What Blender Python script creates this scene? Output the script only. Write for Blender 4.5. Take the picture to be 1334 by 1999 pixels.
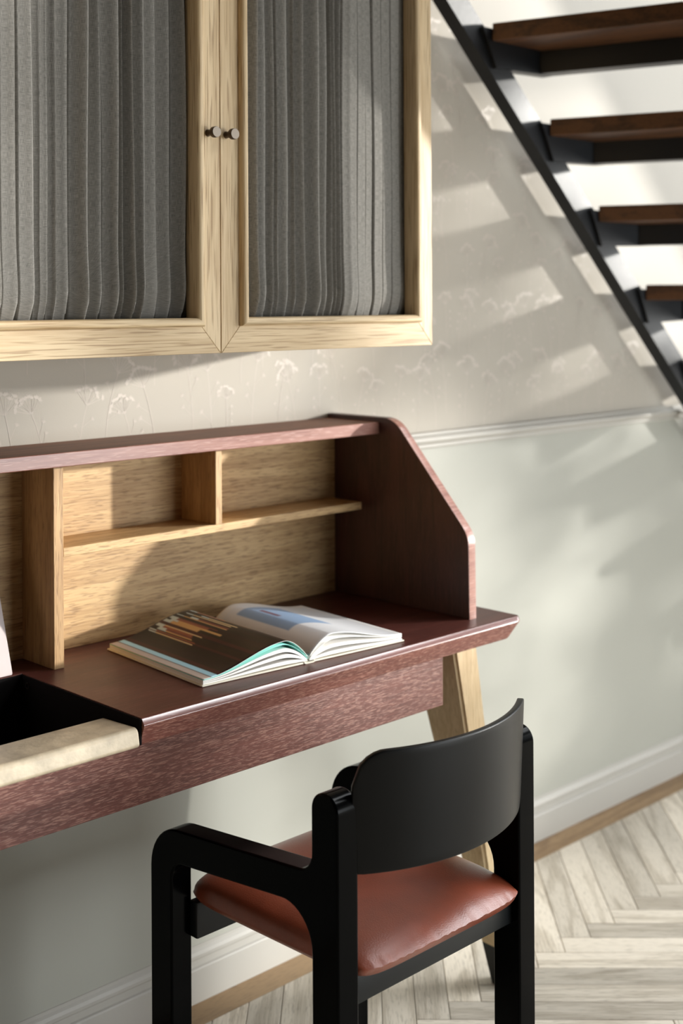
import bpy, bmesh, math, random
from mathutils import Vector, Matrix
random.seed(7)
S = bpy.context.scene
C = S.collection
R = math.radians
for o in list(bpy.data.objects): bpy.data.objects.remove(o)

# ------------------------------------------------------------------ camera, world, sun, lights, exposure
HEAD, ROLL, CAMZ, CAMY = R(45.66), R(0.3), 1.40, -2.104
cd = bpy.data.cameras.new('camera'); cam = bpy.data.objects.new('camera', cd); C.objects.link(cam)
cd.sensor_fit = 'HORIZONTAL'; cd.sensor_width = 24.0; cd.lens = 2568 / 1334 * 24
cd.shift_y = -(999.5 - 592) / 1334; cd.clip_start = 0.05
fwd = Vector((math.cos(HEAD), math.sin(HEAD), 0)); rgt = Vector((math.sin(HEAD), -math.cos(HEAD), 0)); up = Vector((0, 0, 1))
r2 = rgt * math.cos(ROLL) - up * math.sin(ROLL); u2 = rgt * math.sin(ROLL) + up * math.cos(ROLL)
m = Matrix.Identity(4)
for i, v in enumerate((r2, u2, -fwd)):
    for j in range(3): m[j][i] = v[j]
m.translation = (0, CAMY, CAMZ); cam.matrix_world = m
cd.dof.use_dof = True; cd.dof.focus_distance = 2.10; cd.dof.aperture_fstop = 3.0
S.camera = cam

w = bpy.data.worlds.new('world'); S.world = w; w.use_nodes = True
bg = w.node_tree.nodes['Background']; bg.inputs[0].default_value = (0.80, 0.90, 1.0, 1); bg.inputs[1].default_value = 0.9

SUN_AZ, SUN_EL = 57.0, 6.6          # degrees from the wall's normal towards +X; above the horizon
sd = Vector((math.sin(R(SUN_AZ)) * math.cos(R(SUN_EL)), -math.cos(R(SUN_AZ)) * math.cos(R(SUN_EL)), math.sin(R(SUN_EL))))
sl = bpy.data.lights.new('sun', 'SUN'); sun = bpy.data.objects.new('sun', sl); C.objects.link(sun)
sl.energy = 4.1; sl.angle = R(1.8); sl.color = (1.0, 0.97, 0.91)
sun.rotation_euler = sd.to_track_quat('Z', 'Y').to_euler()

def area(name, loc, target, sx, sy, power, col):
    l = bpy.data.lights.new(name, 'AREA'); l.shape = 'RECTANGLE'; l.size = sx; l.size_y = sy; l.energy = power; l.color = col
    o = bpy.data.objects.new(name, l); C.objects.link(o); o.location = loc
    d = Vector(target) - Vector(loc)
    o.rotation_euler = (-d).to_track_quat('Z', 'Y').to_euler(); return o
# daylight that comes in through the two windows of the room
area('window_daylight', (6.85, -2.9, 1.75), (0, -2.9, 1.75), 2.6, 3.0, 95, (1.0, 0.99, 0.96))
area('window_daylight', (4.0, -5.85, 1.0), (3.6, 0, .8), 3.4, 1.6, 100, (0.95, 0.99, 1.0))
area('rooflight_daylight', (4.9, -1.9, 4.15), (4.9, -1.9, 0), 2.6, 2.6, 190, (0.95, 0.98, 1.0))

S.view_settings.view_transform = 'Standard'; S.view_settings.look = 'None'
S.view_settings.gamma = 1.0; S.view_settings.exposure = 0.58; S.view_settings.use_curve_mapping = False
S.cycles.max_bounces = 8; S.cycles.diffuse_bounces = 5; S.cycles.caustics_reflective = False; S.cycles.caustics_refractive = False
S.cycles.use_denoising = True

# ------------------------------------------------------------------ helpers
def lin(r, g, b):
    f = lambda c: (c / 255 / 12.92) if c / 255 <= .04045 else ((c / 255 + .055) / 1.055) ** 2.4
    return (f(r), f(g), f(b), 1)

def obj(name, bm, mat, parent=None, smooth=None, loc=None):
    me = bpy.data.meshes.new(name); bm.normal_update(); bm.to_mesh(me); bm.free()
    o = bpy.data.objects.new(name, me); C.objects.link(o)
    if mat:
        for mm in (mat if isinstance(mat, (list, tuple)) else [mat]): me.materials.append(mm)
    if parent: o.parent = parent
    if loc: o.location = loc
    if smooth:
        for p in me.polygons: p.use_smooth = True
        me.set_sharp_from_angle(angle=R(smooth))
    return o

def thing(name, label, cat, loc=(0, 0, 0), group=None):
    o = bpy.data.objects.new(name, None); C.objects.link(o); o.location = loc; o.empty_display_size = .1
    o['label'] = label; o['category'] = cat
    if group: o['group'] = group
    return o

def struct(o): o['kind'] = 'structure'; return o

def box(bm, x0, x1, y0, y1, z0, z1, mat=0):
    v = [bm.verts.new((x, y, z)) for x in (x0, x1) for y in (y0, y1) for z in (z0, z1)]
    fs = []
    for q in ((0, 1, 3, 2), (4, 6, 7, 5), (0, 4, 5, 1), (2, 3, 7, 6), (0, 2, 6, 4), (1, 5, 7, 3)):
        f = bm.faces.new([v[i] for i in q]); f.material_index = mat; fs.append(f)
    return v

def hexa(bm, low, high):
    """low, high: four points each (same winding) -> closed block"""
    a = [bm.verts.new(p) for p in low]; b = [bm.verts.new(p) for p in high]
    bm.faces.new(a[::-1]); bm.faces.new(b)
    for i in range(4): bm.faces.new((a[i], a[(i + 1) % 4], b[(i + 1) % 4], b[i]))
    bmesh.ops.recalc_face_normals(bm, faces=bm.faces)

def rbox(x0, x1, y0, y1, z0, z1, r=.001, seg=2):
    bm = bmesh.new(); box(bm, x0, x1, y0, y1, z0, z1)
    if r: bmesh.ops.bevel(bm, geom=bm.edges[:], offset=r, segments=seg, profile=.5, affect='EDGES')
    return bm

def round_poly(pts):
    """pts: (a, b, radius[, seg]) -> list of 2D points with the corners rounded"""
    out = []; n = len(pts)
    for i in range(n):
        p = Vector(pts[i][:2]); r = pts[i][2]
        if r <= 0: out.append((p.x, p.y)); continue
        a = Vector(pts[i - 1][:2]) - p; b = Vector(pts[(i + 1) % n][:2]) - p
        la, lb = a.length, b.length; a.normalize(); b.normalize()
        ang = a.angle(b); t = r / math.tan(ang / 2); t = min(t, la * .499, lb * .499); rr = t * math.tan(ang / 2)
        cen = p + (a + b).normalized() * (rr / math.sin(ang / 2))
        s = p + a * t - cen; e = p + b * t - cen
        a0 = math.atan2(s.y, s.x); a1 = math.atan2(e.y, e.x)
        while a1 - a0 > math.pi: a1 -= 2 * math.pi
        while a1 - a0 < -math.pi: a1 += 2 * math.pi
        seg = max(4, int(abs(a1 - a0) / R(9)))
        for k in range(seg + 1):
            t_ = a0 + (a1 - a0) * k / seg; out.append((cen.x + rr * math.cos(t_), cen.y + rr * math.sin(t_)))
    return out

def plate_x(x0, x1, yz, bevel=0, seg=3):
    """outline in (y, z) extruded along X"""
    bm = bmesh.new()
    a = [bm.verts.new((x0, p[0], p[1])) for p in yz]; b = [bm.verts.new((x1, p[0], p[1])) for p in yz]
    fa = bm.faces.new(a); fb = bm.faces.new(b[::-1]); n = len(a)
    for i in range(n): bm.faces.new((a[(i + 1) % n], a[i], b[i], b[(i + 1) % n]))
    bmesh.ops.recalc_face_normals(bm, faces=bm.faces)
    if bevel:
        ed = list(fa.edges) + list(fb.edges)
        bmesh.ops.bevel(bm, geom=ed, offset=bevel, segments=seg, profile=.5, affect='EDGES', clamp_overlap=True)
    return bm

def extrude_x(x0, x1, yz):
    return plate_x(x0, x1, yz, 0)

def weighted(o):
    md = o.modifiers.new('wn', 'WEIGHTED_NORMAL'); md.keep_sharp = True; return o

# ------------------------------------------------------------------ materials
def mat(name):
    mt = bpy.data.materials.new(name); mt.use_nodes = True
    nt = mt.node_tree; return mt, nt, nt.nodes['Principled BSDF']

def N(nt, t, **k):
    n = nt.nodes.new(t)
    for a, v in k.items(): setattr(n, a, v)
    return n

def ramp(nt, stops, src):
    n = N(nt, 'ShaderNodeValToRGB'); e = n.color_ramp.elements
    while len(e) > len(stops): e.remove(e[-1])
    while len(e) < len(stops): e.new(1)
    for i, (p, c) in enumerate(stops): e[i].position = p; e[i].color = c
    nt.links.new(src, n.inputs[0]); return n

def plain(name, col, rough=.6, spec=.5, noise=0, nscale=3, bump=0, bscale=200, coat=0, metal=0, crough=.12):
    mt, nt, b = mat(name)
    b.inputs['Base Color'].default_value = col; b.inputs['Roughness'].default_value = rough
    b.inputs['Specular IOR Level'].default_value = spec; b.inputs['Metallic'].default_value = metal
    if coat: b.inputs['Coat Weight'].default_value = coat; b.inputs['Coat Roughness'].default_value = crough
    tc = N(nt, 'ShaderNodeTexCoord')
    if noise:
        n = N(nt, 'ShaderNodeTexNoise'); n.inputs['Scale'].default_value = nscale; n.inputs['Detail'].default_value = 5
        nt.links.new(tc.outputs['Object'], n.inputs['Vector'])
        k0 = tuple(c * (1 - noise) for c in col[:3]) + (1,); k1 = tuple(min(1, c * (1 + noise)) for c in col[:3]) + (1,)
        rp = ramp(nt, [(.3, k0), (.7, k1)], n.outputs['Fac']); nt.links.new(rp.outputs[0], b.inputs['Base Color'])
    if bump:
        n = N(nt, 'ShaderNodeTexNoise'); n.inputs['Scale'].default_value = bscale; n.inputs['Detail'].default_value = 3
        nt.links.new(tc.outputs['Object'], n.inputs['Vector'])
        bp = N(nt, 'ShaderNodeBump'); bp.inputs['Strength'].default_value = bump; bp.inputs['Distance'].default_value = .002
        nt.links.new(n.outputs['Fac'], bp.inputs['Height']); nt.links.new(bp.outputs[0], b.inputs['Normal'])
    return mt

def wood(name, base, dark, pore, axis='X', rough=.5, pore_amt=.5, pscale=1.0, bump=.3, spec=.4, figure=1.0, rnd=False, light_pore=False, thresh=.56, coat=0, palong=34):
    """grain runs along `axis`; broad growth figure, fine streaks and short pores"""
    mt, nt, b = mat(name); L = nt.links.new
    tc = N(nt, 'ShaderNodeTexCoord'); mp = N(nt, 'ShaderNodeMapping'); L(tc.outputs['Object'], mp.inputs['Vector'])
    if rnd:
        oi = N(nt, 'ShaderNodeObjectInfo'); cx = N(nt, 'ShaderNodeCombineXYZ')
        ml = N(nt, 'ShaderNodeMath', operation='MULTIPLY'); ml.inputs[1].default_value = 37
        L(oi.outputs['Random'], ml.inputs[0]); L(ml.outputs[0], cx.inputs[0]); L(ml.outputs[0], cx.inputs[1]); L(ml.outputs[0], cx.inputs[2])
        L(cx.outputs[0], mp.inputs['Location'])
    def sc(along, across):
        m2 = N(nt, 'ShaderNodeMapping')
        m2.inputs['Scale'].default_value = tuple(along if a == axis else across for a in 'XYZ'); L(mp.outputs[0], m2.inputs['Vector']); return m2
    a = N(nt, 'ShaderNodeTexNoise'); a.inputs['Scale'].default_value = 1; a.inputs['Detail'].default_value = 4; a.inputs['Distortion'].default_value = .6
    L(sc(1.6, 14).outputs[0], a.inputs['Vector'])
    wv = N(nt, 'ShaderNodeMath', operation='MULTIPLY'); wv.inputs[1].default_value = 22; L(a.outputs['Fac'], wv.inputs[0])
    sn = N(nt, 'ShaderNodeMath', operation='SINE'); L(wv.outputs[0], sn.inputs[0])
    sm = N(nt, 'ShaderNodeMapRange'); sm.inputs[1].default_value = -1; sm.inputs[2].default_value = 1; L(sn.outputs[0], sm.inputs[0])
    f = N(nt, 'ShaderNodeTexNoise'); f.inputs['Scale'].default_value = 1; f.inputs['Detail'].default_value = 3
    L(sc(9 * pscale, 260 * pscale).outputs[0], f.inputs['Vector'])
    mixf = N(nt, 'ShaderNodeMath', operation='MULTIPLY_ADD'); mixf.inputs[1].default_value = .35 * figure
    L(sm.outputs[0], mixf.inputs[0])
    ad = N(nt, 'ShaderNodeMath', operation='MULTIPLY'); ad.inputs[1].default_value = .9; L(f.outputs['Fac'], ad.inputs[0]); L(ad.outputs[0], mixf.inputs[2])
    rp = ramp(nt, [(.25, dark), (.75, base)], mixf.outputs[0])
    p = N(nt, 'ShaderNodeTexNoise'); p.inputs['Scale'].default_value = 1; p.inputs['Detail'].default_value = 1.5
    L(sc(palong * pscale, 420 * pscale).outputs[0], p.inputs['Vector'])
    pr = N(nt, 'ShaderNodeMapRange'); pr.inputs[1].default_value = thresh; pr.inputs[2].default_value = thresh + .1; L(p.outputs['Fac'], pr.inputs[0])
    pm = N(nt, 'ShaderNodeMath', operation='MULTIPLY'); pm.inputs[1].default_value = pore_amt; L(pr.outputs[0], pm.inputs[0])
    mx = N(nt, 'ShaderNodeMix', data_type='RGBA'); L(pm.outputs[0], mx.inputs[0]); L(rp.outputs[0], mx.inputs[6]); mx.inputs[7].default_value = pore
    out = mx.outputs[2]
    if rnd:
        hv = N(nt, 'ShaderNodeHueSaturation'); mr = N(nt, 'ShaderNodeMapRange'); mr.inputs[3].default_value = .68; mr.inputs[4].default_value = 1.18
        L(oi.outputs['Random'], mr.inputs[0]); L(mr.outputs[0], hv.inputs['Value']); L(out, hv.inputs['Color']); out = hv.outputs[0]
    b.inputs['Coat Weight'].default_value = coat; b.inputs['Coat Roughness'].default_value = .16
    L(out, b.inputs['Base Color']); b.inputs['Roughness'].default_value = rough; b.inputs['Specular IOR Level'].default_value = spec
    bp = N(nt, 'ShaderNodeBump'); bp.inputs['Strength'].default_value = bump; bp.inputs['Distance'].default_value = .0008
    bp.invert = not light_pore
    L(pr.outputs[0], bp.inputs['Height']); L(bp.outputs[0], b.inputs['Normal'])
    return mt

OAKB, OAKD, OAKP = lin(214, 190, 152), lin(188, 160, 120), lin(140, 108, 70)
def oak(axis, **k): return wood('pale_oak_' + axis.lower(), OAKB, OAKD, OAKP, axis, rough=.5, pore_amt=.6, thresh=.56, pscale=.9, palong=11, **k)
oak_x, oak_z, oak_y = oak('X'), oak('Z'), oak('Y')
hutch_x = wood('honey_oak_x', lin(206, 172, 124), lin(168, 132, 88), lin(120, 88, 54), 'X', rough=.5, pore_amt=.55, thresh=.55)
hutch_z = wood('honey_oak_z', lin(196, 160, 114), lin(158, 122, 82), lin(116, 84, 52), 'Z', rough=.5, pore_amt=.45)
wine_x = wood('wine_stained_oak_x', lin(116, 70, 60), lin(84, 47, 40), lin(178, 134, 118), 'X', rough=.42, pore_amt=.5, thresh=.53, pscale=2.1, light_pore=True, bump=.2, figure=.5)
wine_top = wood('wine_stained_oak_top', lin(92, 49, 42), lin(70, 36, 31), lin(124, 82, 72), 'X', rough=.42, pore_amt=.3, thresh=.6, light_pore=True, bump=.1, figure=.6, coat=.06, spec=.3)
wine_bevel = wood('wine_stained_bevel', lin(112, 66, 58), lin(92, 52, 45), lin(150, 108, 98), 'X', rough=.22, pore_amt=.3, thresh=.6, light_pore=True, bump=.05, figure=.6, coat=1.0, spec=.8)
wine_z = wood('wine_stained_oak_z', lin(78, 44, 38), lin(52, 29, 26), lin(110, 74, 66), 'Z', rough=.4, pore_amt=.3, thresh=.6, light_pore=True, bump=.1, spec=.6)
walnut_x = wood('brown_stained_oak', lin(124, 80, 56), lin(94, 58, 40), lin(146, 108, 86), 'X', rough=.5, spec=.2, pore_amt=.3, light_pore=True, bump=.1)
wine_edge_lit = wood('wine_stained_lit_edge', lin(156, 112, 100), lin(128, 84, 74), lin(196, 160, 148), 'X', rough=.3, pore_amt=.4, light_pore=True, bump=.1, coat=.4)  # paler wine stain; light on the front edges is put into the colour
tread_y = wood('dark_oak_tread', lin(92, 60, 36), lin(56, 36, 22), lin(34, 22, 14), 'Y', rough=.5, pore_amt=.5, figure=1.2)
leg_z = wood('ash_leg', lin(214, 190, 150), lin(188, 160, 120), lin(150, 120, 84), 'Z', rough=.5, pore_amt=.3)
floor_m = wood('grey_oiled_oak', lin(222, 213, 198), lin(180, 169, 152), lin(104, 94, 80), 'X', rough=.5, pore_amt=.35, thresh=.57, bump=.15, figure=1.5, rnd=True, spec=.35)
floor_border = wood('oak_floor_border', lin(164, 136, 102), lin(126, 100, 72), lin(88, 68, 48), 'X', rough=.5, pore_amt=.35, figure=1.5)
black = plain('black_lacquer', (.0006, .0008, .001, 1), .18, .06)
black_back = plain('black_lacquered_plywood', (.0016, .002, .0022, 1), .34, .24)
black_sat = plain('black_satin_wood', (.006, .008, .009, 1), .42, .4)
steel = plain('black_steel', (.006, .007, .009, 1), .4, .35, bump=.1, bscale=60)
brass_dark = plain('dark_bronze', lin(74, 62, 52), .35, .5, metal=.7)
bronze_face = plain('bronze_face', lin(150, 138, 124), .4, .5, metal=.4)
leather = plain('cognac_leather', lin(148, 72, 47), .36, .7, noise=.18, nscale=14, bump=.2, bscale=420, coat=.3, crough=.28)
parchment = plain('parchment_leather', lin(188, 174, 150), .42, .45, noise=.24, nscale=30, bump=.2, bscale=150)
felt = plain('black_felt', (.006, .005, .005, 1), .9, .1)
liner = plain('dark_liner', lin(40, 26, 24), .6, .3)
lid_m = plain('pink_grey_liner', lin(205, 192, 190), .6, .3, noise=.04, nscale=20)
wall_m = plain('wallpaper_ground', lin(178, 172, 162), .8, .25, noise=.035, nscale=2.2, bump=.06, bscale=300)
dado_m = plain('dado_paint', lin(168, 168, 159), .55, .35, noise=.02, nscale=1.5, bump=.04, bscale=220)
trim_m = plain('trim_paint', lin(176, 173, 166), .45, .4)
flower_m = plain('wallpaper_print', lin(190, 181, 171), .5, .35)
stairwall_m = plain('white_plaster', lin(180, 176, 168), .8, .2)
room_m = plain('room_paint', lin(84, 78, 72), .85, .2)
paper = plain('white_paper', lin(240, 238, 234), .6, .3)
cover_m = plain('cream_cover', lin(222, 216, 200), .6, .3)
endpaper = plain('turquoise_endpaper', lin(150, 224, 214), .6, .3)

def curtain_mat():
    mt, nt, b = mat('grey_linen'); L = nt.links.new
    tc = N(nt, 'ShaderNodeTexCoord')
    def st(sx, sz):
        mp = N(nt, 'ShaderNodeMapping'); mp.inputs['Scale'].default_value = (sx, sx, sz); L(tc.outputs['UV'], mp.inputs['Vector'])
        n = N(nt, 'ShaderNodeTexNoise'); n.inputs['Scale'].default_value = 1; n.inputs['Detail'].default_value = 2; L(mp.outputs[0], n.inputs['Vector']); return n
    # UV: u = cloth metres, v = height in metres
    def uv(su, sv):
        mp = N(nt, 'ShaderNodeMapping'); mp.inputs['Scale'].default_value = (su, sv, 1); L(tc.outputs['UV'], mp.inputs['Vector'])
        n = N(nt, 'ShaderNodeTexNoise'); n.inputs['Scale'].default_value = 1; n.inputs['Detail'].default_value = 2; L(mp.outputs[0], n.inputs['Vector']); return n
    a, c = uv(1700, 90), uv(90, 1700)
    ad = N(nt, 'ShaderNodeMath', operation='ADD'); L(a.outputs['Fac'], ad.inputs[0]); L(c.outputs['Fac'], ad.inputs[1])
    rp = ramp(nt, [(.36, lin(108, 106, 101)), (.64, lin(160, 156, 149))], ad.outputs[0])
    hf = N(nt, 'ShaderNodeMath', operation='MULTIPLY'); hf.inputs[1].default_value = .5; L(ad.outputs[0], hf.inputs[0]); L(hf.outputs[0], rp.inputs[0])
    L(rp.outputs[0], b.inputs['Base Color']); b.inputs['Roughness'].default_value = .85; b.inputs['Specular IOR Level'].default_value = .2
    b.inputs['Sheen Weight'].default_value = .15; b.inputs['Sheen Roughness'].default_value = .5
    bp = N(nt, 'ShaderNodeBump'); bp.inputs['Strength'].default_value = .25; bp.inputs['Distance'].default_value = .0006
    L(ad.outputs[0], bp.inputs['Height']); L(bp.outputs[0], b.inputs['Normal']); return mt
linen = curtain_mat()

def print_mat():
    mt, nt, b = mat('printed_page'); a = N(nt, 'ShaderNodeVertexColor'); a.layer_name = 'print'
    nt.links.new(a.outputs[0], b.inputs['Base Color']); b.inputs['Roughness'].default_value = .35; b.inputs['Specular IOR Level'].default_value = .45; return mt
printed = print_mat()

# ------------------------------------------------------------------ setting
XL, XR, YF, CEIL = -2.5, 7.0, -6.0, 4.2
RAILZ0, RAILZ1 = 1.053, 1.091
bm = bmesh.new(); box(bm, XL, XR, 0, .15, 0, CEIL); wall_back = struct(obj('wall_back', bm, wall_m))
bm = bmesh.new(); box(bm, XL, XR, -.0025, .0, .10, RAILZ0 + .01); dado = obj('dado', bm, dado_m, wall_back)
bm = bmesh.new(); box(bm, XL - .15, XL, YF, .15, 0, CEIL); struct(obj('wall_left', bm, room_m))
bm = bmesh.new(); box(bm, XL - .15, XR + .15, YF - .15, .15, CEIL, CEIL + .1); struct(obj('ceiling', bm, room_m))
# right wall and front wall, with window openings
def wall_open_y(name, y0, y1, x0, x1, ox0, ox1, oz0, oz1):
    bm = bmesh.new(); box(bm, x0, ox0, y0, y1, 0, CEIL); box(bm, ox1, x1, y0, y1, 0, CEIL)
    box(bm, ox0, ox1, y0, y1, 0, oz0); box(bm, ox0, ox1, y0, y1, oz1, CEIL); return struct(obj(name, bm, room_m))
bm = bmesh.new(); box(bm, XR, XR + .15, YF, -5.6, 0, CEIL); box(bm, XR, XR + .15, -4.20, -4.13, 0, CEIL); box(bm, XR, XR + .15, -4.13, -3.80, 1.98, CEIL); box(bm, XR, XR + .15, -4.13, -3.56, .1, 1.36); box(bm, XR, XR + .15, -5.6, -4.2, .1, 1.52); box(bm, XR, XR + .15, -.4, 0, 0, CEIL)  # pier, upper panel and sills added to keep sun off curtains and under-desk wall
for ya, yb in ((-5.6, -4.20), (-4.13, -.4)): box(bm, XR, XR + .15, ya, yb, 0, .1); box(bm, XR, XR + .15, ya, yb, 4.0, CEIL)
struct(obj('wall_right', bm, room_m))
wall_open_y('wall_front', YF - .15, YF, XL, XR, 2.2, 5.8, .1, 2.2)
bm = bmesh.new()
for y in (-5.57, -2.1, -.43): box(bm, XR + .04, XR + .10, y - .03, y + .03, .1, 4.0)
for z in (.1, 2.6, 4.0): box(bm, XR + .04, XR + .10, -5.6, -4.20, z - .03, z + .03); box(bm, XR + .04, XR + .10, -4.13, -.4, z - .03, z + .03)
struct(obj('window_1', bm, trim_m))
bm = bmesh.new()
for x in (2.2, 3.4, 4.6, 5.8): box(bm, x - .03, x + .03, YF - .1, YF - .04, .1, 2.2)
for z in (.1, 2.2): box(bm, 2.2, 5.8, YF - .1, YF - .04, z - .03, z + .03)
struct(obj('window_2', bm, trim_m))

# chair rail: flat fillet, ogee and small lower bead
yz = [(0, RAILZ0), (-.009, RAILZ0), (-.012, RAILZ0 + .004), (-.012, RAILZ0 + .010), (-.017, RAILZ0 + .014), (-.021, RAILZ0 + .020), (-.021, RAILZ0 + .026),
      (-.016, RAILZ0 + .031), (-.012, RAILZ0 + .033), (-.012, RAILZ0 + .038), (0, RAILZ0 + .040)]
struct(obj('trim_1', extrude_x(XL, XR, yz), trim_m))
yz = [(0, 0), (-.014, 0), (-.014, .066), (-.0125, .069), (-.0085, .071), (-.0085, .084), (-.0105, .087), (-.0105, .093), (-.008, .099), (-.0045, .104), (-.004, .110), (0, .112)]
struct(obj('baseboard_back', extrude_x(XL, XR, yz), trim_m))

# plain white plaster of the stairwell, above the wall stringer
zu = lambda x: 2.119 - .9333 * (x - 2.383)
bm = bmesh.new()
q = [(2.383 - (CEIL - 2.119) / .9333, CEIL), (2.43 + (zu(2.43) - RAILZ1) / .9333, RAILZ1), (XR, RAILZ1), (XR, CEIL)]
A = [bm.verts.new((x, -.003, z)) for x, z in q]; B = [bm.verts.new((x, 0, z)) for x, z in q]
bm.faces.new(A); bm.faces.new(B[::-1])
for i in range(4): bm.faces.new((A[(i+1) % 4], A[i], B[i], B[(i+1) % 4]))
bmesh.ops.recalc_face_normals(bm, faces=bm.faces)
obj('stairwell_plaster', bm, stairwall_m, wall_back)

# wallpaper print: umbels of dill on thin stems, each stroke a sliver of print lying on the paper
bm = bmesh.new()
def stroke(p, q, w0, w1):
    d = Vector((q[0] - p[0], q[1] - p[1])); 
    if d.length < 1e-6: return
    n = Vector((-d.y, d.x)).normalized(); stroke.n += 1; y = -.0001 - (stroke.n % 37) * .000008
    a = [bm.verts.new((p[0] + n.x * w0, y, p[1] + n.y * w0)), bm.verts.new((p[0] - n.x * w0, y, p[1] - n.y * w0)),
         bm.verts.new((q[0] - n.x * w1, y, q[1] - n.y * w1)), bm.verts.new((q[0] + n.x * w1, y, q[1] + n.y * w1))]
    bm.faces.new(a)
rg = random.Random(3); stroke.n = 0
def plant(x, z, h):
    pts = [(x, z)]; bend = rg.uniform(-.25, .25); n = 6
    for i in range(1, n + 1):
        t = i / n; pts.append((x + bend * h * t * t, z + h * t))
    for a, b in zip(pts, pts[1:]): stroke(a, b, .0007, .0007)
    top = pts[-1]; base = math.atan2(pts[-1][1] - pts[-2][1], pts[-1][0] - pts[-2][0])
    for k in range(-4, 5):
        a = base + k * .24 + rg.uniform(-.06, .06); l = h * .26 * rg.uniform(.8, 1.1)
        e = (top[0] + l * math.cos(a), top[1] + l * math.sin(a)); stroke(top, e, .0005, .0005)
        for j in range(-3, 4):
            b_ = a + j * .33; l2 = h * .055 * rg.uniform(.7, 1.2)
            g = (e[0] + l2 * math.cos(b_), e[1] + l2 * math.sin(b_)); stroke(e, g, .0004, .0012)
    for i in (2, 3, 4):
        p = pts[i]; s = rg.choice((-1, 1)); a = base + s * .7; l = h * .2
        e = (p[0] + l * math.cos(a), p[1] + l * math.sin(a)); stroke(p, e, .0004, .0004)
        for j in range(-2, 3):
            b_ = a + j * .4; g = (e[0] + h * .05 * math.cos(b_), e[1] + h * .05 * math.sin(b_)); stroke(e, g, .0004, .0008)
for row in range(7):
    for col in range(46):
        x = .75 + col * .062 + (row % 2) * .031 + rg.uniform(-.02, .02); z = 1.10 + row * .165 + rg.uniform(-.04, .04)
        if z + .12 < zu(x): plant(x, z, rg.uniform(.09, .16))
bmesh.ops.recalc_face_normals(bm, faces=bm.faces)
for f in bm.faces:
    if f.normal.y > 0: f.normal_flip()
pr = obj('wallpaper_print', bm, flower_m, wall_back); pr['kind'] = 'stuff'

# floor: herringbone planks
PW, PL = .0665, .50
bm = bmesh.new(); box(bm, XL, XR, YF, 0, -.06, -.010); floor = struct(obj('floor', bm, plain('subfloor', lin(70, 58, 46), .9)))
bm = bmesh.new(); x = XL
struct_border = []
X0b = 1.0 - 1.31
for i in range(6):
    a, b_ = X0b + i * 1.31, X0b + (i + 1) * 1.31
    o = obj('border_plank', rbox(a + .0006, b_ - .0006, -.083, -.012, -.012, -.0003, .0008, 1), floor_border, floor)
def plank_bm(l, wd):
    bm = bmesh.new(); g = .0006; c = .0012
    lo = [(-l/2+g, -wd/2+g), (l/2-g, -wd/2+g), (l/2-g, wd/2-g), (-l/2+g, wd/2-g)]
    hi = [(-l/2+g+c, -wd/2+g+c), (l/2-g-c, -wd/2+g+c), (l/2-g-c, wd/2-g-c), (-l/2+g+c, wd/2-g-c)]
    rings = [[bm.verts.new((p[0], p[1], z)) for p in q] for q, z in ((lo, -.012), (lo, -.0012), (hi, 0))]
    for a, b in zip(rings, rings[1:]):
        for i in range(4): bm.faces.new((a[i], a[(i+1) % 4], b[(i+1) % 4], b[i]))
    bm.faces.new(rings[2]); return bm
tmp = plank_bm(PL, PW); plank_me = bpy.data.meshes.new('plank'); tmp.to_mesh(plank_me); tmp.free(); plank_me.materials.append(floor_m)
YZ = -.363
xo = 2.413 + PW / math.sqrt(2)       # local origin in X so that the joints fall where the photo has them
rest = bmesh.new(); nplank = 0
q2 = math.sqrt(.5)
for i in range(-130, 130):
    for kind in (0, 1):
        for per in range(-2, 10):
            if kind == 0: u, v, ang = i*PW + PL/2, i*PW + PW/2, R(45)
            else: u, v, ang = i*PW - PW/2, i*PW + PL/2, R(-45)
            u -= PL * per; v += PL * per
            x = xo + (u + v) * q2; y = YZ + (u - v) * q2
            if x < XL or x > XR or y > .3 or y < YF + .2: continue
            ext = PL / 2 * q2 + PW / 2 * q2
            if y - ext > -.0835: continue
            near = 1.0 < x < 4.6 and y > -1.45
            M = Matrix.Translation((x, y, 0)) @ Matrix.Rotation(ang, 4, 'Z')
            cut = y + ext > -.0835
            if near and not cut:
                o = bpy.data.objects.new('plank', plank_me); C.objects.link(o); o.parent = floor; o.matrix_local = M; nplank += 1
            else:
                b2 = plank_bm(PL, PW)
                if cut:
                    inv = M.inverted(); pc = inv @ Vector((x, -.0838, 0)); pn = inv.to_3x3() @ Vector((0, 1, 0))
                    bmesh.ops.bisect_plane(b2, geom=b2.verts[:] + b2.edges[:] + b2.faces[:], plane_co=pc, plane_no=pn, clear_outer=True)
                if near:
                    if len(b2.faces) < 2: b2.free(); continue
                    o = obj('plank', b2, floor_m, floor); o.matrix_local = M; nplank += 1
                else:
                    b2.transform(M); me = bpy.data.meshes.new('t'); b2.to_mesh(me); b2.free(); rest.from_mesh(me); bpy.data.meshes.remove(me)
o = obj('far_planks', rest, floor_m, floor); o['kind'] = 'stuff'
print('planks', nplank)

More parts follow.
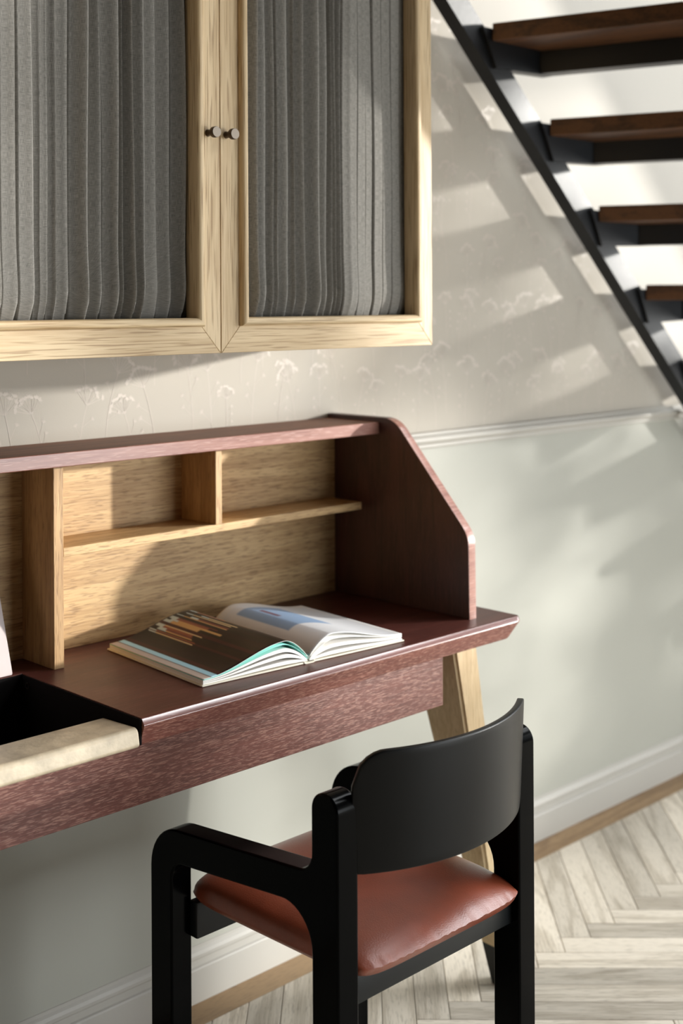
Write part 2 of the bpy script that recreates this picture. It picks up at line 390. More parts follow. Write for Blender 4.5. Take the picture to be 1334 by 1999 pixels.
# ------------------------------------------------------------------ staircase
stair = thing('staircase', 'open staircase of dark wood treads on black steel climbing left along the wall', 'staircase', (3.3, -.45, 0))
def in_stair(o): o.matrix_parent_inverse = stair.matrix_world.inverted(); return o
stair.matrix_world = Matrix.Translation(stair.location)
SLOPE = -(2.119 - 1.182) / (3.387 - 2.383)      # upper edge of the wall stringer, z per x
def zup(x): return 2.119 + SLOPE * (x - 2.383)
def stringer(y0, y1, dz, xa, xb):
    bm = plate_x(0, 1, [(0, 0), (1, 0), (1, 1), (0, 1)])
    bm.free(); bm = bmesh.new()
    hexa(bm, [(xa, y0, zup(xa) - dz), (xb, y0, zup(xb) - dz), (xb, y1, zup(xb) - dz), (xa, y1, zup(xa) - dz)],
         [(xa, y0, zup(xa)), (xb, y0, zup(xb)), (xb, y1, zup(xb)), (xa, y1, zup(xa))])
    return bm
in_stair(obj('stringer', stringer(-.095, -.055, .085, 1.2, 4.55), steel, stair))
NEARY = -.76
def upper(lo, hi, y0, y1):
    bm = bmesh.new(); xa, xb = 1.2, 2.80
    hexa(bm, [(xa, y0, zup(xa) + lo), (xb, y0, zup(xb) + lo), (xb, y1, zup(xb) + lo), (xa, y1, zup(xa) + lo)],
         [(xa, y0, zup(xa) + hi), (xb, y0, zup(xb) + hi), (xb, y1, zup(xb) + hi), (xa, y1, zup(xa) + hi)]); return bm
in_stair(obj('stringer', upper(-.085, .10, NEARY - .02, NEARY + .02), steel, stair))  # unseen near side, cut short so its shade crosses the right curtain diagonally
in_stair(obj('curtain_shade_panel', upper(.10, 1.0, NEARY - .01, NEARY + .01), steel, stair))  # unseen solid panel, added to shade the top of the right curtain
steps = [(2.459, 2.068), (2.686, 1.860), (2.8955, 1.652), (3.117, 1.446)]
dx, dz = .222, -.2075
allsteps = [(2.459 - dx * k, 2.068 - dz * k) for k in range(5, 0, -1)] + steps + [(3.117 + dx * k, 1.446 + dz * k) for k in range(1, 7)]
for k, (x, z) in enumerate(allsteps):
    kk = k - 5; sk = math.tan(R(min(30, max(12, 16.7 + 4 * kk)) if kk >= 0 else 14))
    ya, yb = -.108, NEARY + .03; dep = .25
    P = lambda off, y, zz: (x + off + sk * (ya - y), y, zz)
    if z < .1: continue
    bm = bmesh.new(); hexa(bm, [P(0, ya, z - .042), P(dep, ya, z - .042), P(dep, yb, z - .042), P(0, yb, z - .042)], [P(0, ya, z), P(dep, ya, z), P(dep, yb, z), P(0, yb, z)])
    bmesh.ops.bevel(bm, geom=bm.edges[:], offset=.002, segments=1, affect='EDGES')
    t = in_stair(obj('tread', bm, tread_y, stair))
    bm = bmesh.new(); a, b_ = .19, .245
    hexa(bm, [P(a, ya, z - .098), P(b_, ya, z - .098), P(b_, yb, z - .098), P(a, yb, z - .098)], [P(a, ya, z - .042), P(b_, ya, z - .042), P(b_, yb, z - .042), P(a, yb, z - .042)])
    obj('steel_beam', bm, steel, t)
    xs = x - .055                                       # bracket plate between stringer and beam
    bm = plate_x(0, 1, [(0, 0), (1, 0), (0, 1)]); bm.free(); bm = bmesh.new()
    pts = [(x - .03, z - .012), (x + .02, z - .012), (x + b_, z - .042), (x + b_, z - .098), (x + .02, z - .105)]
    A = [bm.verts.new((p[0], -.106, p[1])) for p in pts]; B = [bm.verts.new((p[0], -.072, p[1])) for p in pts]
    bm.faces.new(A); bm.faces.new(B[::-1])
    for i in range(len(A)): bm.faces.new((A[(i+1) % len(A)], A[i], B[i], B[(i+1) % len(A)]))
    bmesh.ops.recalc_face_normals(bm, faces=bm.faces)
    in_stair(obj('bracket', bm, steel, stair))

bm = bmesh.new()
q = [(4.20, 3.14), (5.90, 1.44), (6.80, 1.44), (6.80, 3.9), (4.20, 3.9)]
A = [bm.verts.new((x, -1.32, z)) for x, z in q]; B = [bm.verts.new((x, -1.28, z)) for x, z in q]
bm.faces.new(A); bm.faces.new(B[::-1])
for i in range(5): bm.faces.new((A[(i+1) % 5], A[i], B[i], B[(i+1) % 5]))
bmesh.ops.recalc_face_normals(bm, faces=bm.faces)
struct(obj('stairwall_shade_panel', bm, trim_m))  # unseen slanted panel, added to shade the right part of the stair wall

# ------------------------------------------------------------------ wall cabinet with curtained doors
cab = thing('wall_cabinet', 'pale oak wall cabinet with grey pleated curtains in its two door frames', 'cabinet', (1.42, -.18, 1.316))
cab.matrix_world = Matrix.Translation(cab.location)
def under(o, root): o.matrix_parent_inverse = root.matrix_world.inverted(); return o
CY = -.35; Z0, Z1 = 1.316, 2.36
GX = 1.4255
bm = bmesh.new(); xa, xb = .884, 1.968
box(bm, xa + .002, xa + .02, CY + .024, 0, Z0 + .002, Z1); box(bm, xb - .02, xb - .002, CY + .024, 0, Z0 + .002, Z1)
box(bm, xa + .02, xb - .02, CY + .024, 0, Z0 + .002, Z0 + .02); box(bm, xa + .02, xb - .02, CY + .024, 0, Z1 - .02, Z1)
box(bm, xa + .02, xb - .02, -.012, -.002, Z0 + .02, Z1 - .02)
under(obj('carcass', bm, oak_x, cab), cab)
SW, BW = .040, .015
def prism(bm, quad, y0, y1):
    a = [bm.verts.new((p[0], y0, p[1])) for p in quad]; b = [bm.verts.new((p[0], y1, p[1])) for p in quad]
    bm.faces.new(a[::-1]); bm.faces.new(b); n = len(a)
    for i in range(n): bm.faces.new((a[i], a[(i+1) % n], b[(i+1) % n], b[i]))
def door(x0, x1, knob_x, seed):
    xi0, xi1, zi0, zi1 = x0 + SW + .012, x1 - SW - .012, Z0 + .058, Z1 - .058
    e = bpy.data.objects.new('door', None); C.objects.link(e); e.parent = cab; under(e, cab)
    e.empty_display_size = .05
    def sub(name, bm, mt, sm=None):
        bmesh.ops.recalc_face_normals(bm, faces=bm.faces)
        return obj(name, bm, mt, e, sm)
    z0, z1 = Z0, Z1; g = .0003
    for nm, quad, mt in (('stile', [(x0, z0), (xi0, zi0), (xi0, zi1), (x0, z1)], oak_z), ('stile', [(x1, z0), (x1, z1), (xi1, zi1), (xi1, zi0)], oak_z),
                     ('rail', [(x0 + g, z0), (x1 - g, z0), (xi1 - g, zi0), (xi0 + g, zi0)], oak_x), ('rail', [(x0 + g, z1), (xi0 + g, zi1), (xi1 - g, zi1), (x1 - g, z1)], oak_x)):
        bm = bmesh.new(); prism(bm, quad, CY, CY + .022); bmesh.ops.recalc_face_normals(bm, faces=bm.faces)
        bmesh.ops.bevel(bm, geom=[e_ for e_ in bm.edges if all(v.co.y < CY + .001 for v in e_.verts)], offset=.0007, segments=1, affect='EDGES')
        sub(nm, bm, mt)
    # half-round bead, mitred, proud of the frame
    bm = bmesh.new(); ax0, ax1, az0, az1 = x0 + SW, x1 - SW, Z0 + .0455, Z1 - .0455
    prof = [(0, .0)] + [(BW/2 - BW/2*math.cos(t*math.pi/8), -.004 - .009*math.sin(t*math.pi/8)) for t in range(9)] + [(BW, .024)]
    rings = []
    for (px, pz, sx, sz) in ((ax0, az0, 1, 1), (ax1, az0, -1, 1), (ax1, az1, -1, -1), (ax0, az1, 1, -1)):
        rings.append([bm.verts.new((px + sx*d, CY + h, pz + sz*d)) for d, h in prof])
    for k in range(4):
        a, b = rings[k], rings[(k+1) % 4]
        for i in range(len(prof) - 1): f = bm.faces.new((a[i], a[i+1], b[i+1], b[i])); f.material_index = k % 2
    sub('bead', bm, [oak_x, oak_z], 40)
    # knob: slim stem and round head with a paler face
    k = bmesh.new(); ring = []
    for (rad, yy) in ((.0062, 0), (.0056, -.004), (.0052, -.013), (.0060, -.0145), (.0092, -.0155), (.0094, -.0165), (.0094, -.0235), (.0088, -.0245)):
        ring.append([k.verts.new((knob_x + rad*math.cos(t*R(15)), CY + yy, 1.690 + rad*math.sin(t*R(15)))) for t in range(24)])
    for a, b in zip(ring, ring[1:]):
        for i in range(24): k.faces.new((a[i], a[(i+1) % 24], b[(i+1) % 24], b[i]))
    f = k.faces.new(ring[-1]); f.material_index = 1
    o = sub('knob', k, [brass_dark, bronze_face], 35)
    # pleated curtain
    rr = random.Random(seed); cx0, cx1, cz0, cz1 = x0 + SW + .006, x1 - SW - .006, Z0 + .040, Z1 - .06
    b0 = [cx0]
    while b0[-1] < cx1 - .012: b0.append(b0[-1] + rr.choice((.012, .016, .021, .026, .032)) * rr.uniform(.85, 1.1))
    b0[-1] = cx1; nP = len(b0) - 1
    amp = [rr.uniform(.55, 1.0) for _ in range(nP)]; ph = [rr.uniform(0, 6.28) for _ in range(nP + 1)]; lean = [rr.uniform(-.007, .007) for _ in range(nP + 1)]
    wob = [rr.uniform(.0008, .0035) for _ in range(nP + 1)]; shape = [rr.uniform(.66, .84) for _ in range(nP)]
    gap = [rr.uniform(.08, .14) for _ in range(nP)]
    low = [rr.uniform(.18, .5) if b0[i] > 1.12 else rr.uniform(.5, .8) for i in range(nP)]
    low = [rr.uniform(.72, .92) if (b0[i] > 1.73 or b0[i] < 1.10) else l_ for i, l_ in enumerate(low)]
    low = [.93 if b0[i] > 1.74 else l_ for i, l_ in enumerate(low)]; amp = [.45 + .3 * a_ if b0[i] > 1.74 else a_ for i, a_ in enumerate(amp)]
    bm = bmesh.new(); uvl = bm.loops.layers.uv.new('uv'); nz, per = 60, 20; rows = []
    for j in range(nz + 1):
        z = cz0 + (cz1 - cz0) * j / nz; t = j / nz; row = []; u = 0; last = None
        bb = [b0[i] + (0 if i in (0, nP) else lean[i] * (t - .3) + wob[i] * math.sin(ph[i] + z * (5 + 3 * math.sin(ph[i])))) for i in range(nP + 1)]
        bb.sort(); pinch = math.exp(-((z - cz0) / .035) ** 2); puff = math.exp(-((z - cz0 - .06) / .05) ** 2)
        for i in range(nP):
            for s in range(per + (1 if i == nP - 1 else 0)):
                q = s / per; pk = shape[i] - .12 * pinch
                if q < .1: pro = low[i] * math.sin(q / .1 * math.pi / 2)
                elif q < pk: pro = low[i] + (1 - low[i]) * (.7 * (1 - math.cos((q - .1) / (pk - .1) * math.pi)) / 2 + .3 * math.sin((q - .1) / (pk - .1) * math.pi / 2))
                else: pro = (1 + math.cos(math.pi * min(1, (q - pk) / gap[i]))) / 2
                d = .036 * amp[i] * pro * (1 - .45 * pinch + .12 * puff)
                x = bb[i] + (bb[i+1] - bb[i]) * q + .005 * pro * (1 if q > .4 else q / .4)
                x = min(max(x, cx0), cx1); y = CY + .051 - d + .0012 * math.sin(z * 11 + i)
                if last is not None: u += math.hypot(x - last[0], y - last[1])
                last = (x, y); row.append((bm.verts.new((x, y, z)), u, z))
        rows.append(row)
    for a, b in zip(rows, rows[1:]):
        for i in range(len(a) - 1):
            f = bm.faces.new((a[i][0], a[i+1][0], b[i+1][0], b[i][0])); f.smooth = True
            for lp, (v, u, z) in zip(f.loops, (a[i], a[i+1], b[i+1], b[i])): lp[uvl].uv = (u, z)
    sub('curtain', bm, linen, 80)
door(.884, GX - .0008, 1.399, 11)
door(GX + .0008, 1.968, 1.439, 23)

# ------------------------------------------------------------------ writing desk
desk = thing('writing_desk', 'wine-red stained oak writing desk with a shelf hutch and splayed pale leg', 'desk', (1.1, -.25, 0))
desk.matrix_world = Matrix.Translation(desk.location)
def D(name, bm, mt, sm=None, label=None, par=None):
    bmesh.ops.recalc_face_normals(bm, faces=bm.faces)
    o = obj(name, bm, mt, par or desk, sm); under(o, desk)
    if label: o['label'] = label
    return o
DT, YFR, CUT, DXL = .768, -.463, 1.183, -.10
def slab(x0, x1, y0, y1, zt, zb, inf, inr, r):
    """slab whose front and right edges slope in underneath, with a softly rounded top edge"""
    bm = bmesh.new()
    hexa(bm, [(x0, y0 + inf, zb), (x1 - inr, y0 + inf, zb), (x1 - inr, y1, zb), (x0, y1, zb)], [(x0, y0, zt), (x1, y0, zt), (x1, y1, zt), (x0, y1, zt)])
    corner = [e for e in bm.edges if inr and all(v.co.x > x1 - inr - .001 and v.co.y < y0 + inf + .001 for v in e.verts)]
    if corner: bmesh.ops.bevel(bm, geom=corner, offset=.014, segments=4, profile=.5, affect='EDGES')
    top = [e for e in bm.edges if all(abs(v.co.z - zt) < 1e-5 for v in e.verts) and (all(v.co.y < y0 + .02 for v in e.verts) or (inr and all(v.co.x > x1 - .02 for v in e.verts)))]
    bmesh.ops.bevel(bm, geom=top, offset=r, segments=1, affect='EDGES'); bmesh.ops.bevel(bm, geom=[e for e in bm.edges if R(20) < e.calc_face_angle(0) < R(62)], offset=.0022, segments=2, profile=.5, affect='EDGES'); return bm
weighted(D('desktop', slab(CUT, 2.122, YFR, -.004, DT, .726, .016, .030, .011), [wine_top], 40))
dk = desk.children[-1]
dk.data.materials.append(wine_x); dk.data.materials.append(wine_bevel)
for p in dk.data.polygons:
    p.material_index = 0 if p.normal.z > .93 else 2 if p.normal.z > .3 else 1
D('back_strip', slab(.50, CUT, -.105, -.004, DT, .726, 0, 0, .001), wine_top)
D('desktop', slab(DXL, .50, YFR, -.004, DT, .726, .016, 0, .009), wine_top, 40)
# open compartment: floor, sides, small hinge hole, front lip wrapped in parchment leather
bm = bmesh.new(); box(bm, .5, CUT, -.40, -.105, .640, .646); D('compartment', bm, felt)
bm = bmesh.new(); box(bm, CUT - .003, CUT, -.399, -.105, .646, .7665); box(bm, CUT - .003, CUT, -.452, -.399, .7275, .7665); D('side_lining', bm, felt)
bm = bmesh.new(); box(bm, .5, CUT - .003, -.108, -.105, .646, .7665); D('back_lining', bm, felt)
bm = bmesh.new()
for k in range(20):
    a0, a1 = k * R(18), (k + 1) * R(18)
    q = [(.0042, a0), (.0042, a1), (.0056, a1), (.0056, a0)]
    lo = [(CUT - .0032, -.128 + r_*math.cos(a), .752 + r_*math.sin(a)) for r_, a in q]; hi = [(CUT - .0046, y, z) for _, y, z in lo]
    A = [bm.verts.new(p) for p in lo]; B = [bm.verts.new(p) for p in hi]
    bm.faces.new(B)
    for i in range(4): bm.faces.new((A[i], A[(i+1) % 4], B[(i+1) % 4], B[i]))
D('hinge_ring', bm, brass_dark)
lip = plate_x(.45, CUT - .010, round_poly([(-.463, .727, .006), (-.457, .757, .010), (-.362, .752, .006), (-.362, .730, .003)]), .006, 3)
weighted(D('front_lip', lip, parchment, 45, 'pale parchment leather wrapped lip'))
# raised lid
bm = bmesh.new()
hexa(bm, [(.5, -.1035, .768), (1.166, -.1035, .768), (1.166, -.0915, .772), (.5, -.0915, .772)], [(.5, -.043, .955), (1.166, -.043, .955), (1.166, -.031, .958), (.5, -.031, .958)])
bmesh.ops.bevel(bm, geom=bm.edges[:], offset=.0015, segments=2, affect='EDGES')
D('lid', bm, lid_m, 40, 'raised lid with pale pinkish grey lining')
# apron, rails under the top
D('apron', rbox(DXL + .08, 1.915, -.420, -.400, .622, .7255, .0015, 2), wine_x)
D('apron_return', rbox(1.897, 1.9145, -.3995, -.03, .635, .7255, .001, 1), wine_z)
D('stretcher', rbox(DXL + .1, 1.90, -.05, -.03, .645, .7255, .001, 1), wine_x)
def leg(sx, xo_):
    X = lambda v: xo_ + sx * (v - 2.0)
    bm = bmesh.new()
    hexa(bm, [(X(2.108), -.412, 0.0), (X(2.146), -.412, 0), (X(2.146), -.374, 0), (X(2.108), -.374, 0)],
         [(X(1.986), -.385, .7255), (X(2.058), -.385, .7255), (X(2.058), -.255, .7255), (X(1.986), -.255, .7255)])
    bmesh.ops.bisect_plane(bm, geom=bm.verts[:]+bm.edges[:]+bm.faces[:], plane_co=(0, 0, .085), plane_no=(0, 0, 1))
    bmesh.ops.bevel(bm, geom=[e for e in bm.edges if abs(e.verts[0].co.z - e.verts[1].co.z) > .05], offset=.006, segments=3, affect='EDGES')
    for f in bm.faces: f.material_index = 1 if f.calc_center_median().z < .085 else 0
    return D('leg', bm, [leg_z, black_sat], 50)
leg(1, 2.0); leg(-1, DXL + .12)
# hutch
HY = -.022
D('hutch_back', rbox(DXL + .1, 2.011, HY, -.006, DT, 1.1218, .0005, 1), hutch_x)
ts = D('top_shelf', rbox(DXL + .1, 2.0105, -.160, -.0005, 1.1222, 1.1472, .0015, 2), [walnut_x, wine_edge_lit])
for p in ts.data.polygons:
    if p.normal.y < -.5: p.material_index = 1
D('divider', rbox(1.2325, 1.2525, -.127, HY, DT, 1.1218, .0008, 1), hutch_z)
D('divider', rbox(1.589, 1.6045, -.130, HY, .9765, 1.1218, .0008, 1), hutch_z)
D('shelf', rbox(1.2527, 1.990, -.126, HY, .9608, .9763, .0008, 1), hutch_x)
prof = round_poly([(-.406, DT, 0), (-.404, .935, .06), (-.200, 1.157, .065), (-.0005, 1.157, .0), (-.0005, DT, 0)])
bm = plate_x(2.0115, 2.0335, prof, .002, 2)
hs = weighted(D('hutch_side', bm, [wine_z, wine_edge_lit], 40))
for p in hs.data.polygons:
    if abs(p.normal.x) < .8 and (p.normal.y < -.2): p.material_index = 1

# ------------------------------------------------------------------ open book
book = thing('open_book', 'open hardback art book lying on the right half of the desk', 'book', (1.585, -.25, DT))
BA = R(-4.5)
book.rotation_euler = (0, 0, BA)
# local frame: x across the spread, y towards the wall; spine at x = 0
BH, BWD = .305, .222
def Bk(name, bm, mt, sm=None, label=None, par=None):
    bmesh.ops.recalc_face_normals(bm, faces=bm.faces)
    o = obj(name, bm, mt, par or book, sm)
    if label: o['label'] = label
    return o
OY = -.005
def ybox(x0, x1, z0, z1): 
    bm = rbox(x0, x1, OY - BH/2 - .003, OY + BH/2 + .003, z0, z1, .0012, 2); return bm
Bk('cover_board', ybox(-BWD - .004, -.006, .0005, .0035), cover_m)
Bk('cover_board', ybox(.006, BWD + .004, .0005, .0035), cover_m)
bm = bmesh.new()
sp = [(-.0125, .0045), (-.012, .0015), (-.008, .0003), (.008, .0003), (.012, .0015), (.0125, .0045), (.010, .0045), (.008, .0026), (-.008, .0026), (-.010, .0045)]
A = [bm.verts.new((p[0], OY - BH/2 - .004, p[1])) for p in sp]; B = [bm.verts.new((p[0], OY + BH/2 + .004, p[1])) for p in sp]
bm.faces.new(A); bm.faces.new(B[::-1])
for i in range(len(sp)): bm.faces.new((A[(i+1) % len(sp)], A[i], B[i], B[(i+1) % len(sp)]))
Bk('spine', bm, cover_m)
def arch(t, h, edge, root=.010, pk=.22):
    """height of a leaf at t = 0 (spine) .. 1 (fore-edge)"""
    if t < pk: return root + (h - root) * math.sin(t / pk * math.pi / 2) ** .9
    q = (t - pk) / (1 - pk); return edge + (h - edge) * (math.cos(q * math.pi) * .5 + .5) * (1 - .15 * q) 
def leafline(side, h, edge, root, pk, n=40, wid=BWD, x0=.002):
    return [(side * (x0 + (wid - x0) * i / n), arch(i / n, h, edge, root, pk)) for i in range(n + 1)]
def block(side, top, bot, ymin, ymax):
    bm = bmesh.new(); ends = []
    n = len(top)
    g = [[bm.verts.new((p[0], y, p[1])) for y in (ymin, ymax)] for p in top]; h = [[bm.verts.new((p[0], y, p[1])) for y in (ymin, ymax)] for p in bot]
    for i in range(n - 1):
        bm.faces.new((g[i][0], g[i+1][0], g[i+1][1], g[i][1])); bm.faces.new((h[i][0], h[i][1], h[i+1][1], h[i+1][0]))
        for k in (0, 1): bm.faces.new((g[i][k], h[i][k], h[i+1][k], g[i+1][k]))
    bm.faces.new((g[0][0], g[0][1], h[0][1], h[0][0])); bm.faces.new((g[-1][0], h[-1][0], h[-1][1], g[-1][1]))
    return bm
y0, y1 = OY - BH/2, OY + BH/2
# stacked bundles of leaves that have sprung apart
for side, hs in ((-1, ((.012, .0036, .0058), (.024, .0062, .0082), (.0345, .0086, .0105))), (1, ((.012, .0036, .007), (.024, .0082, .0125)))):
    for (h, e0, e1) in hs:
        bot = leafline(side, h - .006, e0, .004, .26); top = leafline(side, h, e1, .006, .25)
        bot = [(x, min(z, t[1] - .0005)) for (x, z), t in zip(bot, top)]
        o = Bk('page_bundle', block(side, top, bot, y0, y1), paper, 50)
def leaf(side, h, edge, colour, name, label, root=.012, pk=.24, ny=50, nx=80, x1=BWD, under_mat=paper, slack=0):
    bm = bmesh.new(); lay = bm.loops.layers.float_color.new('print'); V = []
    for i in range(nx + 1):
        t = i / nx; x = side * (.002 + (x1 - .002) * t); V.append([bm.verts.new((x, y0 + BH * j / ny, arch(t, h, edge, root, pk))) for j in range(ny + 1)])
    for i in range(nx):
        for j in range(ny):
            q = [(i, j), (i+1, j), (i+1, j+1), (i, j+1)]
            if side < 0: q = q[::-1]
            f = bm.faces.new([V[a][b] for a, b in q]); f.smooth = True
            for lp, (a, b) in zip(f.loops, q): lp[lay] = colour(a / nx, b / ny)
    me = bpy.data.meshes.new(name); bm.to_mesh(me); bm.free(); o = bpy.data.objects.new(name, me); C.objects.link(o); o.parent = book
    me.materials.append(printed); me.materials.append(under_mat)
    sd_ = o.modifiers.new('s', 'SOLIDIFY'); sd_.thickness = .0006; sd_.offset = -1; sd_.material_offset = 1; sd_.material_offset_rim = 1
    if label: o['label'] = label
    return o
rb = random.Random(5)
strips = []
def hsh(i): return random.Random(i * 7919 + 3).random()
def left_print(t, s):
    # t: 0 spine .. 1 fore-edge; s: 0 near edge .. 1 far edge
    if t > .93: return lin(196, 182, 174)
    if t > .865: return lin(176, 226, 244) if t < .915 else lin(120, 112, 110)
    k = int(t * 34); v = .5 + .5 * math.sin(t * 150)
    base = (18 + 20 * hsh(k), 15 + 8 * hsh(k + 50), 18 + 8 * hsh(k + 90))
    if hsh(k + 11) > .72: base = (66, 28, 30)
    # paint brushes: ochre handles with pale ferrules in the far, spine-side part
    b_ = int(t * 44); fr = t * 44 - b_
    if .08 < t < .66 and hsh(b_ + 700) > .22 and .12 < fr < .9:
        a0 = .30 + .34 * hsh(b_ + 200); a1 = min(.995, a0 + .36 + .25 * hsh(b_ + 300))
        if a0 < s < a1:
            if s > a1 - .09: return lin(196, 206, 196)
            return lin(*((206, 160, 100), (150, 84, 56), (214, 180, 130), (120, 60, 50))[int(hsh(b_ + 400) * 4)])
    return lin(*base)
def right_print(t, s):
    if s > .93 or t > .95: return lin(240, 239, 238)
    d = math.hypot((t - .42) * 1.2, s - .62)
    if .30 < s < .86 and .12 < t < .60:
        edge = s < .36 or t > .56
        if abs(t - .28) < .02 and .55 < s < .75: return lin(120, 90, 110)
        return lin(150, 178, 212)
    if t < .12 and s > .5: return lin(236, 238, 242)
    return lin(234, 236, 240)
leaf(-1, .0475, .0125, left_print, 'printed_page', 'page with a dark photograph of paint brushes')
leaf(-1, .0415, .0112, lambda t, s: lin(150, 224, 214), 'turquoise_page', 'turquoise leaf', .008, .25, 2, 40, under_mat=endpaper)
leaf(1, .0430, .0150, right_print, 'printed_page', 'white page with a pale blue picture')
leaf(1, .0335, .0140, lambda t, s: lin(240, 238, 234), 'loose_page', None, .008, .26, 2, 40)

# ------------------------------------------------------------------ armchair
chair = thing('armchair', 'black lacquered armchair with cognac leather seat pushed up to the desk', 'chair', (1.51, -.55, 0))
chair.matrix_world = Matrix.Translation(chair.location)
def Ch(name, bm, mt, sm=None, label=None):
    bmesh.ops.recalc_face_normals(bm, faces=bm.faces)
    o = obj(name, bm, mt, chair, sm); under(o, chair)
    if label: o['label'] = label
    return o
XA, XB, T = 1.286, 1.739, .042
outline = round_poly([(-.774, 0, .004), (-.774, .702, .026), (-.719, .702, .026), (-.719, .583, .030), (-.330, .546, .075), (-.330, 0, .004),
                      (-.387, 0, .004), (-.387, .497, .030), (-.719, .532, .060), (-.719, 0, .004)])
for x in (XA, XB - T):
    weighted(Ch('arm_frame', plate_x(x, x + T, outline, .012, 4), black, 60))
# curved plywood backrest, ends held between the rear posts
def backrest():
    bm = bmesh.new(); half, sag, th = .197, .066, .011; xc = (XA + XB) / 2 + .002; zb, zt = .582, .760
    Rr = (half**2 + sag**2) / (2 * sag); amax = math.asin(half / Rr); nx, nz = 40, 16; rc = .038
    g = {}
    L_ = Rr * amax
    def pt(i, j, off):
        s = -1 + 2 * i / nx; sl_ = s * L_; dist = L_ - abs(sl_)
        fin = lambda c: c - math.sqrt(max(0, c*c - (c - dist)**2)) if dist < c else 0
        i0, i1 = (fin(.016), fin(.050)) if s < 0 else (fin(.045), fin(.022))
        z = (zb + i0) + (zt - i1 - zb - i0) * j / nz
        a = s * amax; rad = Rr - off
        tilt = (z - zb) * .05
        return (xc + rad * math.sin(a), -.772 + (Rr - sag) - rad * math.cos(a) - tilt + .006, z)
    def remap(i): # denser columns near the ends
        return i
    for off in (0, th):
        for i in range(nx + 1):
            for j in range(nz + 1): g[off, i, j] = bm.verts.new(pt(i, j, off))
    for i in range(nx):
        for j in range(nz):
            bm.faces.new((g[0, i, j], g[0, i+1, j], g[0, i+1, j+1], g[0, i, j+1])); bm.faces.new((g[th, i, j], g[th, i, j+1], g[th, i+1, j+1], g[th, i+1, j]))
        for j, fl in ((0, 0), (nz, 1)): bm.faces.new((g[0, i, j], g[th, i, j], g[th, i+1, j], g[0, i+1, j]))
    for j in range(nz):
        for i in (0, nx): bm.faces.new((g[0, i, j], g[0, i, j+1], g[th, i, j+1], g[th, i, j]))
    bmesh.ops.recalc_face_normals(bm, faces=bm.faces)
    ed = [e for e in bm.edges if len(e.link_faces) == 2 and e.calc_face_angle(0) > R(60)]
    bmesh.ops.bevel(bm, geom=ed, offset=.0035, segments=3, profile=.5, affect='EDGES', clamp_overlap=True)
    return bm
Ch('backrest', backrest(), black_back, 50)
# leather seat: pillow with thin rear edge
def seat():
    bm = bmesh.new(); nx, ny = 48, 48; x0, x1, ya, yb = XA + T - .008, XB - T + .010, -.788, -.368
    top, bot = {}, {}
    rs = random.Random(2)
    for i in range(nx + 1):
        for j in range(ny + 1):
            s, t = -1 + 2 * i / nx, -1 + 2 * j / ny
            te, tp = (4.2, .95) if t < 0 else (7, .55); k = (1 - abs(s) ** 7) ** .5 * (1 - abs(t) ** te) ** tp
            n_ = 6; rsc = 1 - .035 * (abs(s) ** n_) * (abs(t) ** n_) * 2
            x = (x0 + x1) / 2 + (x1 - x0) / 2 * s * rsc; y = (ya + yb) / 2 + (yb - ya) / 2 * t * rsc
            lo_ = .4435 - .009 * (t + 1) / 2; zt_ = lo_ + (.034 + .006 * (t + 1) / 2) * k; zb_ = lo_ - .001 - .021 * ((1 - abs(s) ** 6) * (1 - abs(t) ** 8)) ** .4
            if t < -.8:
                wr = (1 - ((t + .98) / .06) ** 2) if abs(t + .98) < .06 else 0
                zt_ += .0011 * max(0, wr) * math.sin(x * 520 + 2 * math.sin(x * 60)) 
            top[i, j] = bm.verts.new((x, y, zt_))
            bot[i, j] = bm.verts.new((x, y, zb_)) if 0 < i < nx and 0 < j < ny else top[i, j]
    for i in range(nx):
        for j in range(ny):
            bm.faces.new((top[i, j], top[i+1, j], top[i+1, j+1], top[i, j+1]))
            q = []
            for v in (bot[i, j], bot[i, j+1], bot[i+1, j+1], bot[i+1, j]):
                if v not in q: q.append(v)
            try: bm.faces.new(q)
            except ValueError: pass
    return bm
Ch('seat', seat(), leather, 75, 'cognac brown leather seat')
Ch('seat_rail', rbox(XA + T - .004, XB - T + .004, -.757, -.735, .385, .4395, .003, 2), black_sat, 40)
Ch('seat_rail', rbox(XA + T - .004, XB - T + .004, -.405, -.385, .365, .425, .003, 2), black_sat, 40)

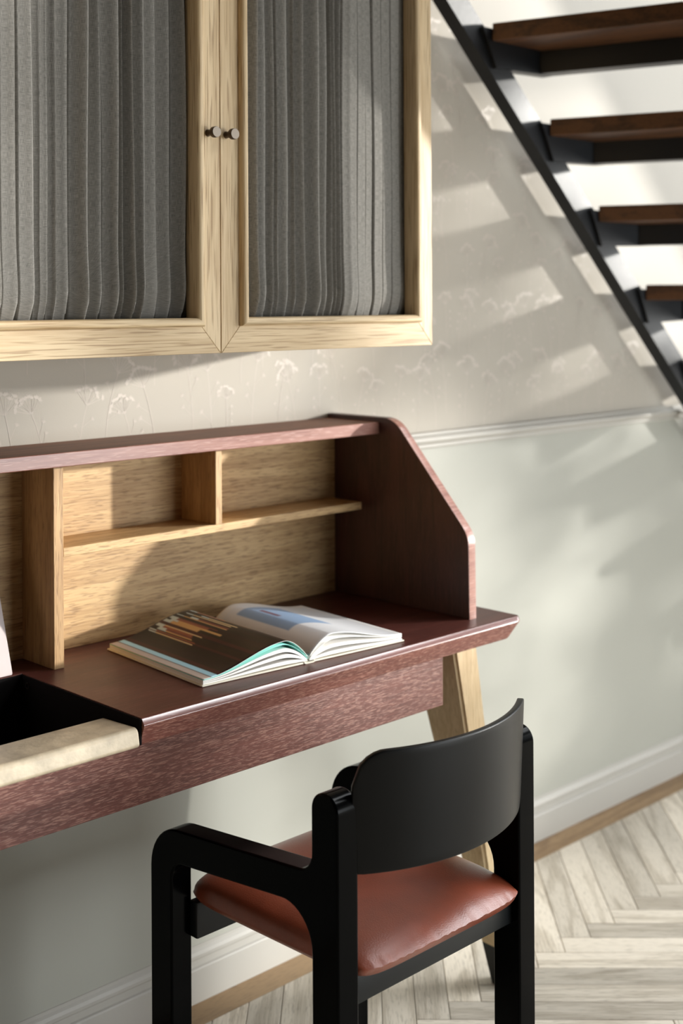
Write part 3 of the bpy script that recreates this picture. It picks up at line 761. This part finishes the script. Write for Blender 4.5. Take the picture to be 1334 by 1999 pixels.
# ------------------------------------------------------------------ garden outside the right-hand windows: trunks and hanging leafy twigs that dapple the sun
bark = plain('bark', lin(70, 60, 50), .9); leafm = plain('leaf', lin(70, 92, 44), .6)
rt = random.Random(41)
bm = bmesh.new()
def leafcard(x, y, z, l, wd):
    a, b_ = rt.uniform(0, 6.28), rt.uniform(-.9, .3); d = Vector((math.cos(a) * math.cos(b_), math.sin(a) * math.cos(b_), math.sin(b_) - .6)).normalized()
    n = d.cross(Vector((rt.uniform(-1, 1), rt.uniform(-1, 1), rt.uniform(-1, 1)))).normalized(); p = Vector((x, y, z))
    v = [bm.verts.new(p), bm.verts.new(p + d * l * .5 + n * wd), bm.verts.new(p + d * l), bm.verts.new(p + d * l * .5 - n * wd)]; bm.faces.new(v)
GX0 = 7.55
def hang(x0, z0, z1, wd, dens):
    """leafy twigs whose shade falls around x0 on the desk wall, between heights z0 and z1"""
    y = -(GX0 - x0) / math.tan(R(SUN_AZ)); up_ = (GX0 - x0) / math.sin(R(SUN_AZ)) * math.tan(R(SUN_EL)); ph = rt.uniform(0, 6)
    for i in range(int((z1 - z0) * dens * max(1, wd / .05))):
        z = z0 + up_ + (z1 - z0) * rt.random(); ox = rt.uniform(-.35, .25)
        leafcard(GX0 + ox, y - ox / math.tan(R(SUN_AZ)) + rt.gauss(0, wd * .55) + .025 * math.sin(z * 4 + ph), z, rt.uniform(.07, .12), rt.uniform(.018, .034))
for x0, z0, z1, wd, dn in ((2.81, .74, 1.02, .04, 170), (2.93, .88, 1.06, .03, 150), (3.19, .15, .97, .045, 150), (3.09, .05, .52, .05, 150), (3.39, .1, 1.02, .04, 150), (3.58, .0, 1.1, .06, 150),
                   (3.26, -.12, .34, .07, 110), (2.98, -.14, .16, .10, 90), (3.45, -.12, .3, .10, 90), (2.55, .98, 1.06, .05, 120), (2.62, -.22, .06, .07, 220), (2.78, -.22, .08, .07, 220), (2.92, -.2, .08, .07, 220), (3.12, -.2, .2, .08, 200), (2.02, .3, .9, .08, 60),
                   (2.62, .95, 1.40, .045, 110), (2.45, 1.15, 1.62, .06, 100), (2.16, 1.18, 1.5, .06, 90), (2.84, 1.12, 1.45, .05, 100), (3.05, 1.05, 1.32, .05, 100), (2.2, 1.72, 2.0, .06, 90), (2.30, 1.3, 1.9, .04, 110),
                   (3.22, 1.05, 1.25, .03, 130), (2.02, 1.5, 1.8, .06, 80), (2.62, 1.45, 1.75, .04, 90)):
    hang(x0, z0, z1, wd, dn)
for k in range(18): hang(2.0 + k * .1, .05 if k > 5 else .25, 1.05, .05, 34)
for k in range(11): hang(1.98 + k * .09, 1.12, min(1.5 + .06 * (10 - k), 2.05), .05, 26)
o = obj('foliage', bm, leafm); o['kind'] = 'stuff'
